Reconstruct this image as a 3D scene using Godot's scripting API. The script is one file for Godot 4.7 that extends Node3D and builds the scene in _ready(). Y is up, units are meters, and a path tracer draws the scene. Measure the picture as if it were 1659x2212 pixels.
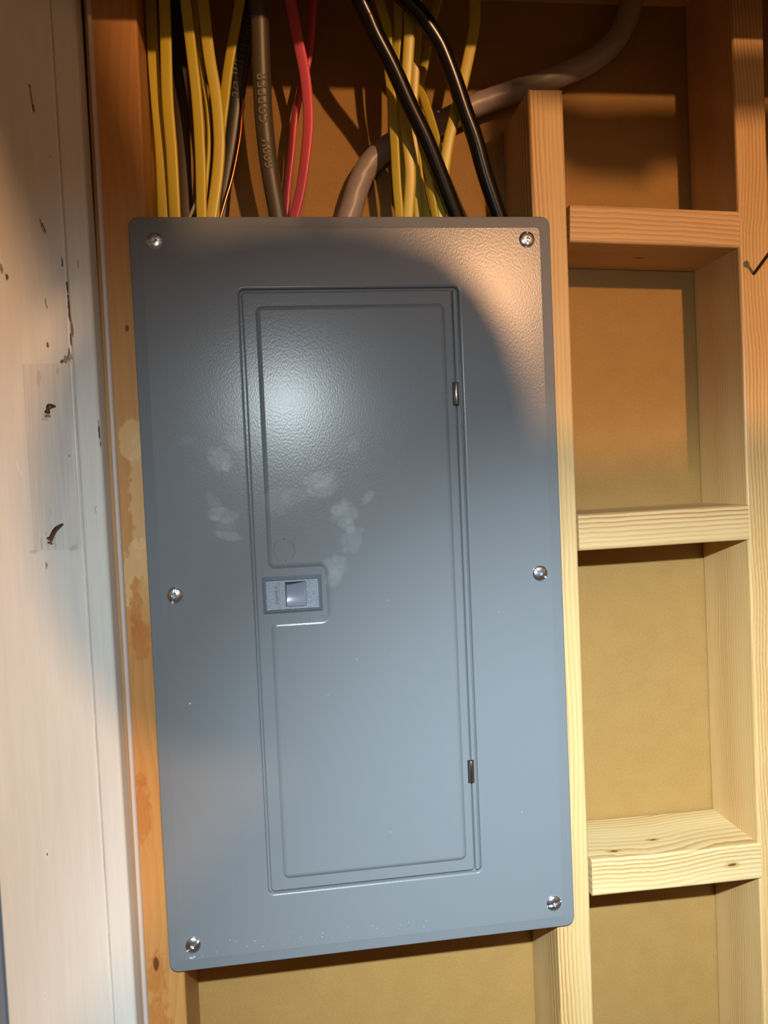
extends Node3D
# Breaker panel in an open stud wall, lit by an unseen warm bulb and an unseen cool lamp.
# Coordinates in the builders: origin = centre of the panel's face, x right, y up, z towards the room. Y0 lifts all to the floor.
const Y0 := 1.45
const BOARD_Z := -0.095
const STUD_Z := -0.006
var taken := {}
var origin := Vector3.ZERO     # base of the thing being built, taken off every vertex
var M := {}

func _ready():
	# ---------- camera ----------
	var cam := Camera3D.new(); cam.name = "camera"
	cam.fov = 67.32
	cam.near = 0.02; cam.far = 30.0
	cam.transform = Transform3D(Basis(Vector3(0.99117, -0.04395, 0.12509), Vector3(0.04818, 0.99836, -0.03102), Vector3(-0.12352, 0.03677, 0.99166)).orthonormalized(), at(-0.06626, 0.09843, 0.71948))
	add_child(cam); cam.current = true
	# ---------- environment ----------
	var we := WorldEnvironment.new(); we.name = "environment"
	var e := Environment.new()
	e.background_mode = Environment.BG_COLOR
	e.background_color = Color(0.02, 0.017, 0.015)
	e.tonemap_mode = Environment.TONE_MAPPER_LINEAR
	e.tonemap_exposure = 1.0
	e.sdfgi_enabled = true; e.ssao_enabled = true; e.ssil_enabled = true
	we.environment = e
	add_child(we)
	# ---------- light levels (the lamps themselves are built last) ----------
	var warm_energy := 4.0
	var warm_color := Color(1.0, 0.75, 0.53)
	var cool_energy := 2.4
	var flood_energy := 0.70
	var cool_color := Color(0.91, 0.975, 1.0)
	materials()
	structure()
	framing()
	panel()
	cables()
	nails()
	warm_lamp(Vector3(0.76, 0.83, 2.30), warm_energy, warm_color)
	unseen_hanging_bag()
	pipe()
	unseen_boxes()
	unseen_cool_lamp(Vector3(-0.062, 0.27, 0.80), Vector3(0.50, -0.75, 0.0), cool_energy, flood_energy, cool_color)

# ---------------------------------------------------------------- helpers
func at(x: float, y: float, z: float) -> Vector3:
	return Vector3(x, y + Y0, z)

func numbered(n: String) -> String:
	if not taken.has(n):
		taken[n] = 0
		return n
	taken[n] += 1
	return "%s_%03d" % [n, taken[n]]

func thing(n: String, label: String, category: String, base: Vector3, group := "") -> Node3D:
	var o := Node3D.new(); o.name = numbered(n); add_child(o)
	o.position = base + Vector3(0, Y0, 0)
	origin = base
	o.set_meta("label", label); o.set_meta("category", category)
	if group != "": o.set_meta("group", group)
	return o

func part(n: String, mesh: Mesh, mat: Material, parent: Node3D, label := "") -> MeshInstance3D:
	var o := MeshInstance3D.new(); o.name = n; o.mesh = mesh
	o.material_override = mat
	parent.add_child(o, true)
	if label != "": o.set_meta("label", label)
	return o

func struct(n: String, mesh: Mesh, mat: Material, base: Vector3) -> MeshInstance3D:
	var o := MeshInstance3D.new(); o.name = n; o.mesh = mesh; o.material_override = mat
	o.position = base + Vector3(0, Y0, 0)
	o.set_meta("kind", "structure")
	add_child(o)
	return o

func begin() -> SurfaceTool:
	var st := SurfaceTool.new(); st.begin(Mesh.PRIMITIVE_TRIANGLES); return st

func done(st: SurfaceTool, tangents := false) -> ArrayMesh:
	st.generate_normals()
	if tangents: st.generate_tangents()
	return st.commit()

# the panel's planar map: u,v over the 0.392 x 0.695 m cover
func puv(p: Vector3) -> Vector2:
	return Vector2((p.x + 0.196) / 0.392, (0.3475 - p.y) / 0.695)

func vtx(st: SurfaceTool, p: Vector3, uv: Vector2):
	st.set_uv(uv); st.add_vertex(p - origin)

# corners counter-clockwise seen from outside
func tri(st, a: Vector3, b: Vector3, c: Vector3, ua = null, ub = null, uc = null):
	vtx(st, a, puv(a) if ua == null else ua); vtx(st, c, puv(c) if uc == null else uc); vtx(st, b, puv(b) if ub == null else ub)

func quad(st, a: Vector3, b: Vector3, c: Vector3, d: Vector3, ua = null, ub = null, uc = null, ud = null):
	tri(st, a, b, c, ua, ub, uc); tri(st, a, c, d, ua, uc, ud)

func box(st: SurfaceTool, lo: Vector3, hi: Vector3):
	st.set_smooth_group(-1)
	var a := lo; var b := hi
	quad(st, Vector3(a.x, a.y, b.z), Vector3(b.x, a.y, b.z), Vector3(b.x, b.y, b.z), Vector3(a.x, b.y, b.z))
	quad(st, Vector3(b.x, a.y, a.z), Vector3(a.x, a.y, a.z), Vector3(a.x, b.y, a.z), Vector3(b.x, b.y, a.z))
	quad(st, Vector3(b.x, a.y, b.z), Vector3(b.x, a.y, a.z), Vector3(b.x, b.y, a.z), Vector3(b.x, b.y, b.z))
	quad(st, Vector3(a.x, a.y, a.z), Vector3(a.x, a.y, b.z), Vector3(a.x, b.y, b.z), Vector3(a.x, b.y, a.z))
	quad(st, Vector3(a.x, b.y, b.z), Vector3(b.x, b.y, b.z), Vector3(b.x, b.y, a.z), Vector3(a.x, b.y, a.z))
	quad(st, Vector3(a.x, a.y, a.z), Vector3(b.x, a.y, a.z), Vector3(b.x, a.y, b.z), Vector3(a.x, a.y, b.z))

# rounded rectangle, counter-clockwise from the lower right corner
func rrect(x0: float, x1: float, y0: float, y1: float, r: float, n := 6) -> PackedVector2Array:
	var out := PackedVector2Array()
	for k in 4:
		var cx: float = [x1 - r, x1 - r, x0 + r, x0 + r][k]
		var cy: float = [y0 + r, y1 - r, y1 - r, y0 + r][k]
		for i in n + 1:
			var t := (k - 1) * PI / 2 + PI / 2 * i / n
			out.append(Vector2(cx + r * cos(t), cy + r * sin(t)))
	return out

# rings = [[outline, z, smooth group of the strip that follows], ...] from the outside in
func loft(st: SurfaceTool, rings: Array, cap := false):
	for k in rings.size() - 1:
		st.set_smooth_group(rings[k][2])
		var p: PackedVector2Array = rings[k][0]
		var q: PackedVector2Array = rings[k + 1][0]
		var n := p.size()
		for i in n:
			var j := (i + 1) % n
			quad(st, Vector3(p[i].x, p[i].y, rings[k][1]), Vector3(p[j].x, p[j].y, rings[k][1]), Vector3(q[j].x, q[j].y, rings[k + 1][1]), Vector3(q[i].x, q[i].y, rings[k + 1][1]))
	if cap:
		var last = rings[rings.size() - 1]
		fill(st, last[0], last[1])

func fill(st: SurfaceTool, p: PackedVector2Array, z: float):
	st.set_smooth_group(-1)
	var idx := Geometry2D.triangulate_polygon(p)
	for i in range(0, idx.size(), 3):
		var a := p[idx[i]]; var b := p[idx[i + 1]]; var c := p[idx[i + 2]]
		if (b - a).cross(c - a) < 0:
			var s := b; b = c; c = s
		tri(st, Vector3(a.x, a.y, z), Vector3(b.x, b.y, z), Vector3(c.x, c.y, z))

# a profile in (x, z), counter-clockwise seen from +y, drawn out along y
func extrude_y(st: SurfaceTool, prof: PackedVector2Array, y0: float, y1: float, uvs := PackedFloat32Array(), vscale := 1.0, smooth := 1):
	var n := prof.size()
	for i in n:
		var j := (i + 1) % n
		var u0 := float(i) / n; var u1 := float(i + 1) / n
		if uvs.size() > 0:
			u0 = uvs[i]; u1 = uvs[i + 1]
		st.set_smooth_group(smooth if prof[i].distance_to(prof[j]) < 0.004 else -1)
		var a := Vector3(prof[i].x, y0, prof[i].y); var b := Vector3(prof[j].x, y0, prof[j].y)
		var c := Vector3(prof[j].x, y1, prof[j].y); var d := Vector3(prof[i].x, y1, prof[i].y)
		var v0 := -y0 * vscale; var v1 := -y1 * vscale
		quad(st, a, b, c, d, Vector2(u0, v0), Vector2(u1, v0), Vector2(u1, v1), Vector2(u0, v1))
	var idx := Geometry2D.triangulate_polygon(prof)
	st.set_smooth_group(-1)
	for i in range(0, idx.size(), 3):
		var t := [prof[idx[i]], prof[idx[i + 1]], prof[idx[i + 2]]]
		if (t[1] - t[0]).cross(t[2] - t[0]) > 0: t = [t[0], t[2], t[1]]     # (x, z) turned so that the top faces up
		for top in [true, false]:
			var y := y1 if top else y0
			var p0 := Vector3(t[0].x, y, t[0].y); var p1 := Vector3(t[1].x, y, t[1].y); var p2 := Vector3(t[2].x, y, t[2].y)
			var w := [Vector2(t[0].x * 4.0, t[0].y * 1.4), Vector2(t[1].x * 4.0, t[1].y * 1.4), Vector2(t[2].x * 4.0, t[2].y * 1.4)]
			if top: tri(st, p0, p1, p2, w[0], w[1], w[2])
			else: tri(st, p0, p2, p1, w[0], w[2], w[1])

# a smooth path through points, with a w x t oval section turned by twist degrees
func path(points: Array, per := 10) -> PackedVector3Array:
	var out := PackedVector3Array()
	var n := points.size()
	for i in n - 1:
		var p0: Vector3 = points[max(i - 1, 0)]; var p1: Vector3 = points[i]; var p2: Vector3 = points[i + 1]; var p3: Vector3 = points[min(i + 2, n - 1)]
		for k in per:
			var s := float(k) / per
			out.append(0.5 * (2.0 * p1 + (p2 - p0) * s + (2.0 * p0 - 5.0 * p1 + 4.0 * p2 - p3) * s * s + (3.0 * p1 - p0 - 3.0 * p2 + p3) * s * s * s))
	out.append(points[n - 1])
	return out

func frame_at(c: PackedVector3Array, i: int, twist: float) -> Array:
	var t := (c[min(i + 1, c.size() - 1)] - c[max(i - 1, 0)]).normalized()
	var a := Vector3(0, 0, 1).cross(t)
	if a.length() < 0.05: a = Vector3(0, 1, 0).cross(t)
	a = a.normalized()
	if a.x < 0: a = -a
	a = a.rotated(t, deg_to_rad(twist))
	var b := t.cross(a).normalized()
	if b.z < 0: b = -b
	return [t, a, b]

func tube(st: SurfaceTool, c: PackedVector3Array, w: float, t: float, twist := 0.0, power := 2.0, seg := 16, wob := 0.0):
	st.set_smooth_group(1)
	var rings := []
	var along := PackedFloat32Array()
	var len := 0.0
	for i in c.size():
		if i > 0: len += c[i].distance_to(c[i - 1])
		along.append(len)
		var f := frame_at(c, i, twist)
		var ring := PackedVector3Array()
		for k in seg:
			var g := TAU * k / seg
			var x := signf(cos(g)) * pow(absf(cos(g)), 2.0 / power) * w / 2
			var y := signf(sin(g)) * pow(absf(sin(g)), 2.0 / power) * t / 2
			var m := 1.0 + wob * sin(i * 1.7 + k * 0.9) * sin(i * 0.53 + k * 2.1)
			ring.append(c[i] + f[1] * x * m + f[2] * y * m)
		rings.append(ring)
	for i in c.size() - 1:
		for k in seg:
			var j := (k + 1) % seg
			var a: Vector3 = rings[i][k]; var b: Vector3 = rings[i][j]; var d: Vector3 = rings[i + 1][k]; var q: Vector3 = rings[i + 1][j]
			var u0 := float(k) / seg; var u1 := float(k + 1) / seg
			var out := (a + b) / 2 - c[i]
			var nrm := (b - a).cross(d - a)
			var uva := [Vector2(u0, along[i] * 20), Vector2(u1, along[i] * 20), Vector2(u1, along[i + 1] * 20), Vector2(u0, along[i + 1] * 20)]
			if nrm.dot(out) > 0: quad(st, a, b, q, d, uva[0], uva[1], uva[2], uva[3])
			else: quad(st, a, d, q, b, uva[0], uva[3], uva[2], uva[1])
	st.set_smooth_group(-1)
	for e in [0, c.size() - 1]:
		for k in range(1, seg - 1):
			var a: Vector3 = rings[e][0]; var b: Vector3 = rings[e][k]; var d: Vector3 = rings[e][k + 1]
			var out := c[e] - c[1 if e == 0 else e - 1]
			if (b - a).cross(d - a).dot(out) > 0: tri(st, a, b, d, Vector2.ZERO, Vector2.ZERO, Vector2.ZERO)
			else: tri(st, a, d, b, Vector2.ZERO, Vector2.ZERO, Vector2.ZERO)

# profile [radius, height] turned about an axis through base
func lathe(st: SurfaceTool, base: Vector3, axis: Vector3, prof: Array, seg := 24, smooth := 1):
	var z := axis.normalized()
	var x := (Vector3(1, 0, 0) if absf(z.x) < 0.7 else Vector3(0, 1, 0)).cross(z).normalized()
	var y := z.cross(x)
	for k in prof.size() - 1:
		st.set_smooth_group(prof[k][2] if prof[k].size() > 2 else smooth)
		for i in seg:
			var g := TAU * i / seg; var h := TAU * (i + 1) / seg
			var d0 := x * cos(g) + y * sin(g); var d1 := x * cos(h) + y * sin(h)
			var a: Vector3 = base + d0 * prof[k][0] + z * prof[k][1]; var b: Vector3 = base + d1 * prof[k][0] + z * prof[k][1]
			var c: Vector3 = base + d1 * prof[k + 1][0] + z * prof[k + 1][1]; var d: Vector3 = base + d0 * prof[k + 1][0] + z * prof[k + 1][1]
			var u := [Vector2(float(i) / seg, k), Vector2(float(i + 1) / seg, k), Vector2(float(i + 1) / seg, k + 1), Vector2(float(i) / seg, k + 1)]
			quad(st, a, b, c, d, u[0], u[1], u[2], u[3])

func text(words: String, height: float, depth: float) -> TextMesh:
	var t := TextMesh.new()
	var f := SystemFont.new(); f.font_names = PackedStringArray(["Droid Sans"]); f.font_weight = 600
	t.font = f; t.text = words; t.font_size = 32; t.depth = depth
	t.pixel_size = height / 24.0
	t.curve_step = 2.0
	return t

# ---------------------------------------------------------------- textures and materials
func mat(color: Color, rough: float, spec := 0.5, tex: Texture2D = null, metal := 0.0) -> StandardMaterial3D:
	var m := StandardMaterial3D.new()
	m.albedo_color = color; m.roughness = rough; m.metallic = metal; m.metallic_specular = spec
	if tex: m.albedo_texture = tex
	return m

func tex(img: Image) -> ImageTexture:
	return ImageTexture.create_from_image(img)

func noise(seed_: int, freq: float, octaves := 3) -> FastNoiseLite:
	var n := FastNoiseLite.new(); n.seed = seed_; n.frequency = freq; n.noise_type = FastNoiseLite.TYPE_SIMPLEX_SMOOTH
	n.fractal_octaves = octaves
	return n

func mixed(img: Image, x: int, y: int, c: Color, a: float):
	if x < 0 or y < 0 or x >= img.get_width() or y >= img.get_height() or a <= 0.0: return
	img.set_pixel(x, y, img.get_pixel(x, y).lerp(c, minf(a, 1.0)))

# a blotch with a ragged edge: centre, half sizes and turn in pixels
func blotch(img: Image, cx: float, cy: float, rx: float, ry: float, deg: float, c: Color, a: float, n: FastNoiseLite, rag := 0.35, streak := 0.0, soft := 0.3):
	var r := int(maxf(rx, ry) * 1.6) + 1
	var cs := cos(deg_to_rad(deg)); var sn := sin(deg_to_rad(deg))
	for y in range(int(cy) - r, int(cy) + r + 1):
		for x in range(int(cx) - r, int(cx) + r + 1):
			var dx := x - cx; var dy := y - cy
			var u := (dx * cs + dy * sn) / rx; var v := (-dx * sn + dy * cs) / ry
			var d := sqrt(u * u + v * v) + rag * n.get_noise_2d(x * 3.0, y * 3.0)
			var k := 1.0 - smoothstep(1.0 - soft, 1.0, d)
			if k <= 0.0: continue
			if streak > 0.0: k *= 1.0 - streak * (0.5 + 0.5 * n.get_noise_2d(u * 12.0 * 9.0, v * 90.0 + 400.0))
			mixed(img, x, y, c, a * k)

# the unrolled sides of a piece of lumber cut from a log: thickness T and depth D in mm, u once round from the front left edge, v along 1.1 m
func wood(seed_: int, T: float, D: float, pith: Vector2, ring: float, early: Color, late: Color, strength: float, wobble := 2.0, sharp := 2.2, drift := 0.0) -> Image:
	var W := 448; var H := 1024
	var img := Image.create(W, H, false, Image.FORMAT_RGB8)
	var n1 := noise(seed_, 0.004, 2); var n2 := noise(seed_ + 7, 0.03, 3); var n3 := noise(seed_ + 13, 0.11, 2)
	var per := 2.0 * (T + D)
	var wx := PackedFloat32Array(); var wz := PackedFloat32Array()
	for v in H:
		wx.append(pith.x + drift * (v / 1024.0 - 0.4) + wobble * (n1.get_noise_2d(v, 3.0) + 0.12 * n2.get_noise_2d(v, 90.0)))
		wz.append(pith.y + wobble * (n1.get_noise_2d(v, 800.0) + 0.12 * n2.get_noise_2d(v, 190.0)))
	for u in W:
		var s := (u + 0.5) / W * per
		var x := 0.0; var z := 0.0
		if s < T: x = s - T / 2; z = D / 2
		elif s < T + D: x = T / 2; z = D / 2 - (s - T)
		elif s < 2 * T + D: x = T / 2 - (s - T - D); z = -D / 2
		else: x = -T / 2; z = -D / 2 + (s - 2 * T - D)
		for v in H:
			var r := sqrt((x - wx[v]) * (x - wx[v]) + (z - wz[v]) * (z - wz[v])) / ring
			r += 0.28 * n2.get_noise_2d(u * 0.8, v * 0.12)
			var yr := floorf(r)
			var f := r - yr
			var t := pow(f, sharp) * (1.0 - smoothstep(0.9, 1.0, f))
			t *= 0.75 + 0.45 * sin(yr * 12.9898 + seed_)
			var fib := 0.10 * n3.get_noise_2d(u * 3.0, v * 0.10) + 0.08 * n1.get_noise_2d(u * 2.0 + 50.0, v * 0.6)
			var c := early.lerp(late, clampf(t * strength + fib, -0.2, 1.0))
			img.set_pixel(u, v, c)
	return img

func wood_mat(img: Image, rough := 0.5, spec := 0.4) -> StandardMaterial3D:
	var m := mat(Color(0.91, 0.91, 0.91), rough, spec, tex(img))
	return m

func materials():
	var n := noise(5, 0.02)
	# grey orange-peel enamel with finger marks, mapped over the whole cover
	var W := 560; var H := 992
	var img := Image.create(W, H, false, Image.FORMAT_RGB8)
	img.fill(Color8(114, 120, 126))
	var px := func(x: float) -> float: return (x + 0.196) / 0.392 * W
	var py := func(y: float) -> float: return (0.3475 - y) / 0.695 * H
	var dust := Color8(190, 200, 206)
	for s in [[-0.155, 0.146, 14, 7, -12, 0.10], [-0.1262, 0.127, 16, 21, -35, 0.34], [-0.1215, 0.1195, 7, 9, -35, 0.28], [-0.1126, 0.1435, 19, 11, 40, 0.24],
			[-0.133, 0.088, 9, 20, -25, 0.16], [-0.1265, 0.0765, 24, 12, 10, 0.24], [-0.1335, 0.0735, 7, 5, 0, 0.34], [-0.125, 0.066, 18, 14, 0, 0.16], [-0.122, 0.057, 20, 7, 14, 0.28],
			[-0.0753, 0.0877, 24, 22, -30, 0.17], [-0.0581, 0.0912, 26, 13, -18, 0.16], [-0.0365, 0.1053, 25, 13, -14, 0.34], [-0.0330, 0.0970, 24, 13, -14, 0.30], [-0.0415, 0.1215, 8, 9, 10, 0.14],
			[-0.0034, 0.1343, 10, 12, 30, 0.20], [-0.0148, 0.0735, 22, 21, 0, 0.25], [-0.0175, 0.0770, 14, 10, -20, 0.22], [0.0089, 0.0864, 14, 7, -50, 0.27], [-0.0111, 0.0600, 10, 12, 0, 0.25], [-0.0080, 0.0480, 17, 25, 15, 0.17],
			[-0.0250, 0.0245, 19, 16, 0, 0.22], [-0.0275, 0.0140, 12, 16, 0, 0.22], [-0.0558, 0.1384, 24, 18, 40, 0.07]]:
		blotch(img, px.call(s[0]), py.call(s[1]), s[2], s[3], s[4], dust, s[5] * 1.15, n, 0.30, 0.65, 0.38)
	var rng := RandomNumberGenerator.new(); rng.seed = 11
	for i in 46:
		var sx := rng.randf_range(-0.17, 0.06); var sy := rng.randf_range(-0.335, -0.3215)
		if i > 34: sx = rng.randf_range(-0.18, 0.18); sy = rng.randf_range(-0.3, 0.2)
		mixed(img, int(px.call(sx)), int(py.call(sy)), Color8(215, 220, 222), rng.randf_range(0.2, 0.8))
	for s in [[-0.177, -0.334], [-0.1755, -0.3345], [-0.1735, -0.3335], [-0.165, -0.0955]]:
		blotch(img, px.call(s[0]), py.call(s[1]), 1.3, 1.6, 0, Color8(215, 220, 224), 0.8, n)
	var peel := noise(3, 0.2, 2)
	var bump := peel.get_image(1024, 1024)
	bump.convert(Image.FORMAT_RGBA8)
	bump.bump_map_to_normal_map(1.0)
	var paint := mat(Color.WHITE, 0.262, 0.39, tex(img))
	paint.normal_enabled = true; paint.normal_texture = tex(bump); paint.normal_scale = 0.095
	M.paint = paint
	M.edge_paint = mat(Color8(114, 120, 126), 0.3)
	M.box_steel = mat(Color8(150, 155, 160), 0.45, 0.5, null, 0.8)
	M.dark = mat(Color8(12, 12, 13), 0.6)
	var grain := noise(8, 0.35, 2).get_image(128, 128)
	grain.convert(Image.FORMAT_RGBA8); grain.bump_map_to_normal_map(3.0)
	var latch := mat(Color8(142, 152, 164), 0.38)
	latch.normal_enabled = true; latch.normal_texture = tex(grain); latch.normal_scale = 1.0
	latch.uv1_triplanar = true; latch.uv1_scale = Vector3(22, 22, 22)
	M.latch = latch
	M.latch_frame = mat(Color8(96, 106, 118), 0.4)
	M.tab = mat(Color8(120, 128, 142), 0.28)
	M.letter = mat(Color8(88, 98, 110), 0.5)
	M.zinc = mat(Color8(222, 234, 246), 0.26, 0.5, null, 1.0)
	M.steel = mat(Color8(190, 190, 190), 0.22, 0.5, null, 1.0)
	M.nail = mat(Color8(70, 52, 40), 0.4, 0.5, null, 0.55)
	# kraft paper face of the back board
	var kraft := Image.create(1024, 1024, false, Image.FORMAT_RGB8)
	var k1 := noise(21, 0.012, 4).get_seamless_image(1024, 1024); var k2 := noise(22, 0.16, 2).get_seamless_image(1024, 1024)
	for y in 1024:
		for x in 1024:
			var g := 0.5 + 0.05 * (k1.get_pixel(x, y).r - 0.5) + 0.10 * (k2.get_pixel(x, y).r - 0.5)
			kraft.set_pixel(x, y, Color(0.69 + (g - 0.5) * 0.5, 0.545 + (g - 0.5) * 0.5, 0.32 + (g - 0.5) * 0.4))
	for i in 420:
		var x := rng.randi_range(2, 1020); var y := rng.randi_range(2, 1020)
		var l := rng.randi_range(1, 3)
		for j in l: mixed(kraft, x + (j if i % 3 == 0 else 0), y + j, Color8(214, 192, 140), rng.randf_range(0.2, 0.7))
	for i in 60: mixed(kraft, rng.randi_range(2, 1020), rng.randi_range(2, 1020), Color8(80, 60, 35), 0.7)
	var board := mat(Color.WHITE, 0.75, 0.3, tex(kraft))
	board.albedo_color = Color(0.9, 0.9, 0.9)
	board.uv1_triplanar = true; board.uv1_scale = Vector3(2, 2, 2)
	M.board = board
	# lumber
	M.stud_left = wood_mat(left_stud_image(), 0.5)
	M.stud_mid = wood_mat(wood(31, 34, 89, Vector2(58, 70), 4.0, Color8(226, 194, 138), Color8(172, 118, 60), 1.0, 3.0, 2.2, 4.0), 0.5)
	M.stud_far = wood_mat(wood(47, 33, 89, Vector2(64, 92), 3.0, Color8(224, 188, 130), Color8(178, 126, 68), 0.85, 5.0, 2.2, 6.0), 0.36, 0.5)
	M.block_top = wood_mat(knots([[81, 0.092]], wood(52, 36, 89, Vector2(66, 70), 4.6, Color8(224, 186, 134), Color8(176, 124, 72), 0.75, 6.0, 2.0, 14.0), 250.0), 0.5)
	M.block_mid = wood_mat(wood(63, 36, 89, Vector2(64, 58), 4.6, Color8(228, 196, 142), Color8(150, 98, 46), 1.05, 5.0, 3.0, 18.0), 0.5)
	M.block_low = wood_mat(knots([[222, 0.08], [238, 0.03], [20, 0.15]], wood(77, 36.5, 89, Vector2(58, 62), 4.4, Color8(232, 208, 156), Color8(176, 130, 72), 0.85, 8.0, 2.2, 30.0), 251.0), 0.5)
	M.canvas = mat(Color8(138, 140, 144), 0.9)  # plain grey of the unseen bag and tube
	M.box_shell = mat(Color8(146, 142, 138), 0.85)  # plain grey of the unseen boxes
	M.pine = mat(Color8(214, 176, 122), 0.6)
	M.casing = mat(Color(0.94, 0.97, 1.0), 0.42, 0.5, tex(casing_image()))
	M.strip = mat(Color8(196, 184, 176), 0.5)
	M.wall_blue = mat(Color8(112, 124, 140), 0.6)
	M.room = mat(Color8(112, 112, 114), 0.9)
	M.floor = mat(Color8(110, 104, 98), 0.8)
	# cables
	M.yel = mat(Color8(192, 176, 60), 0.36)
	M.brn = mat(Color8(58, 42, 26), 0.5)
	M.gry = mat(Color8(150, 150, 150), 0.4)
	M.cop = mat(Color8(214, 130, 84), 0.25, 0.5, null, 1.0)
	M.blk = mat(Color8(34, 32, 28), 0.38)
	M.gbr = mat(Color8(74, 68, 50), 0.42)
	M.red = mat(Color8(228, 98, 118), 0.33)
	M.bla = mat(Color8(16, 15, 15), 0.25)
	M.gco = mat(Color8(150, 140, 138), 0.4)
	M.print_dark = mat(Color8(86, 79, 58), 0.4)
	M.print_grey = mat(Color8(74, 70, 62), 0.4)

# small dark knots at [mm round the section, metres along]
func knots(list: Array, img: Image, per: float) -> Image:
	var n := noise(33, 0.06)
	for k in list:
		var x: float = k[0] / per * 448.0; var y: float = (0.5 - k[1]) / 1.1 * 1024.0
		blotch(img, x, y, 7, 10, 0, Color8(176, 122, 64), 0.6, n, 0.3, 0.0, 0.6)
		blotch(img, x, y, 3, 4, 0, Color8(84, 50, 24), 0.85, n, 0.5, 0.0, 0.4)
	return img

func left_stud_image() -> Image:
	var img := wood(19, 46, 89, Vector2(-70, 120), 6.5, Color8(204, 150, 88), Color8(182, 122, 64), 0.45, 8.0)
	var n := noise(40, 0.03)
	var sx := 448.0 / 270.0; var sy := 1024.0 / 1.1
	var ux := func(x: float) -> float: return (x + 0.2278) * 1000.0 * sx        # front face, x across
	var vy := func(y: float) -> float: return (0.58 - y) * sy
	for s in [[-0.2035, 0.15, 22, 20, 0, 236, 204, 150, 0.6], [-0.197, 0.10, 20, 60, 4, 236, 202, 150, 0.5], [-0.205, 0.025, 26, 34, 20, 238, 204, 156, 0.6], [-0.2, 0.0, 20, 22, 0, 214, 162, 100, 0.7]]:
		blotch(img, ux.call(s[0]), vy.call(s[1]), s[2], s[3], s[4], Color8(s[5], s[6], s[7]), s[8], n, 0.35, 0.0, 0.2)
	for s in [[-0.207, -0.005, 10, 28], [-0.2045, -0.034, 17, 20], [-0.213, -0.165, 11, 9], [-0.211, -0.195, 14, 30], [-0.2055, -0.352, 16, 24], [-0.208, -0.40, 24, 26], [-0.203, -0.425, 14, 20]]:
		blotch(img, ux.call(s[0]), vy.call(s[1]), s[2], s[3], 0, Color8(188, 112, 48), 0.75, n, 0.5, 0.75, 0.25)
	for s in [[-0.2028, 0.2498, 3, 3], [-0.2057, -0.3395, 5, 7]]:
		blotch(img, ux.call(s[0]), vy.call(s[1]), s[2], s[3], 0, Color8(92, 50, 22), 0.8, n, 0.2)
	return img

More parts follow.
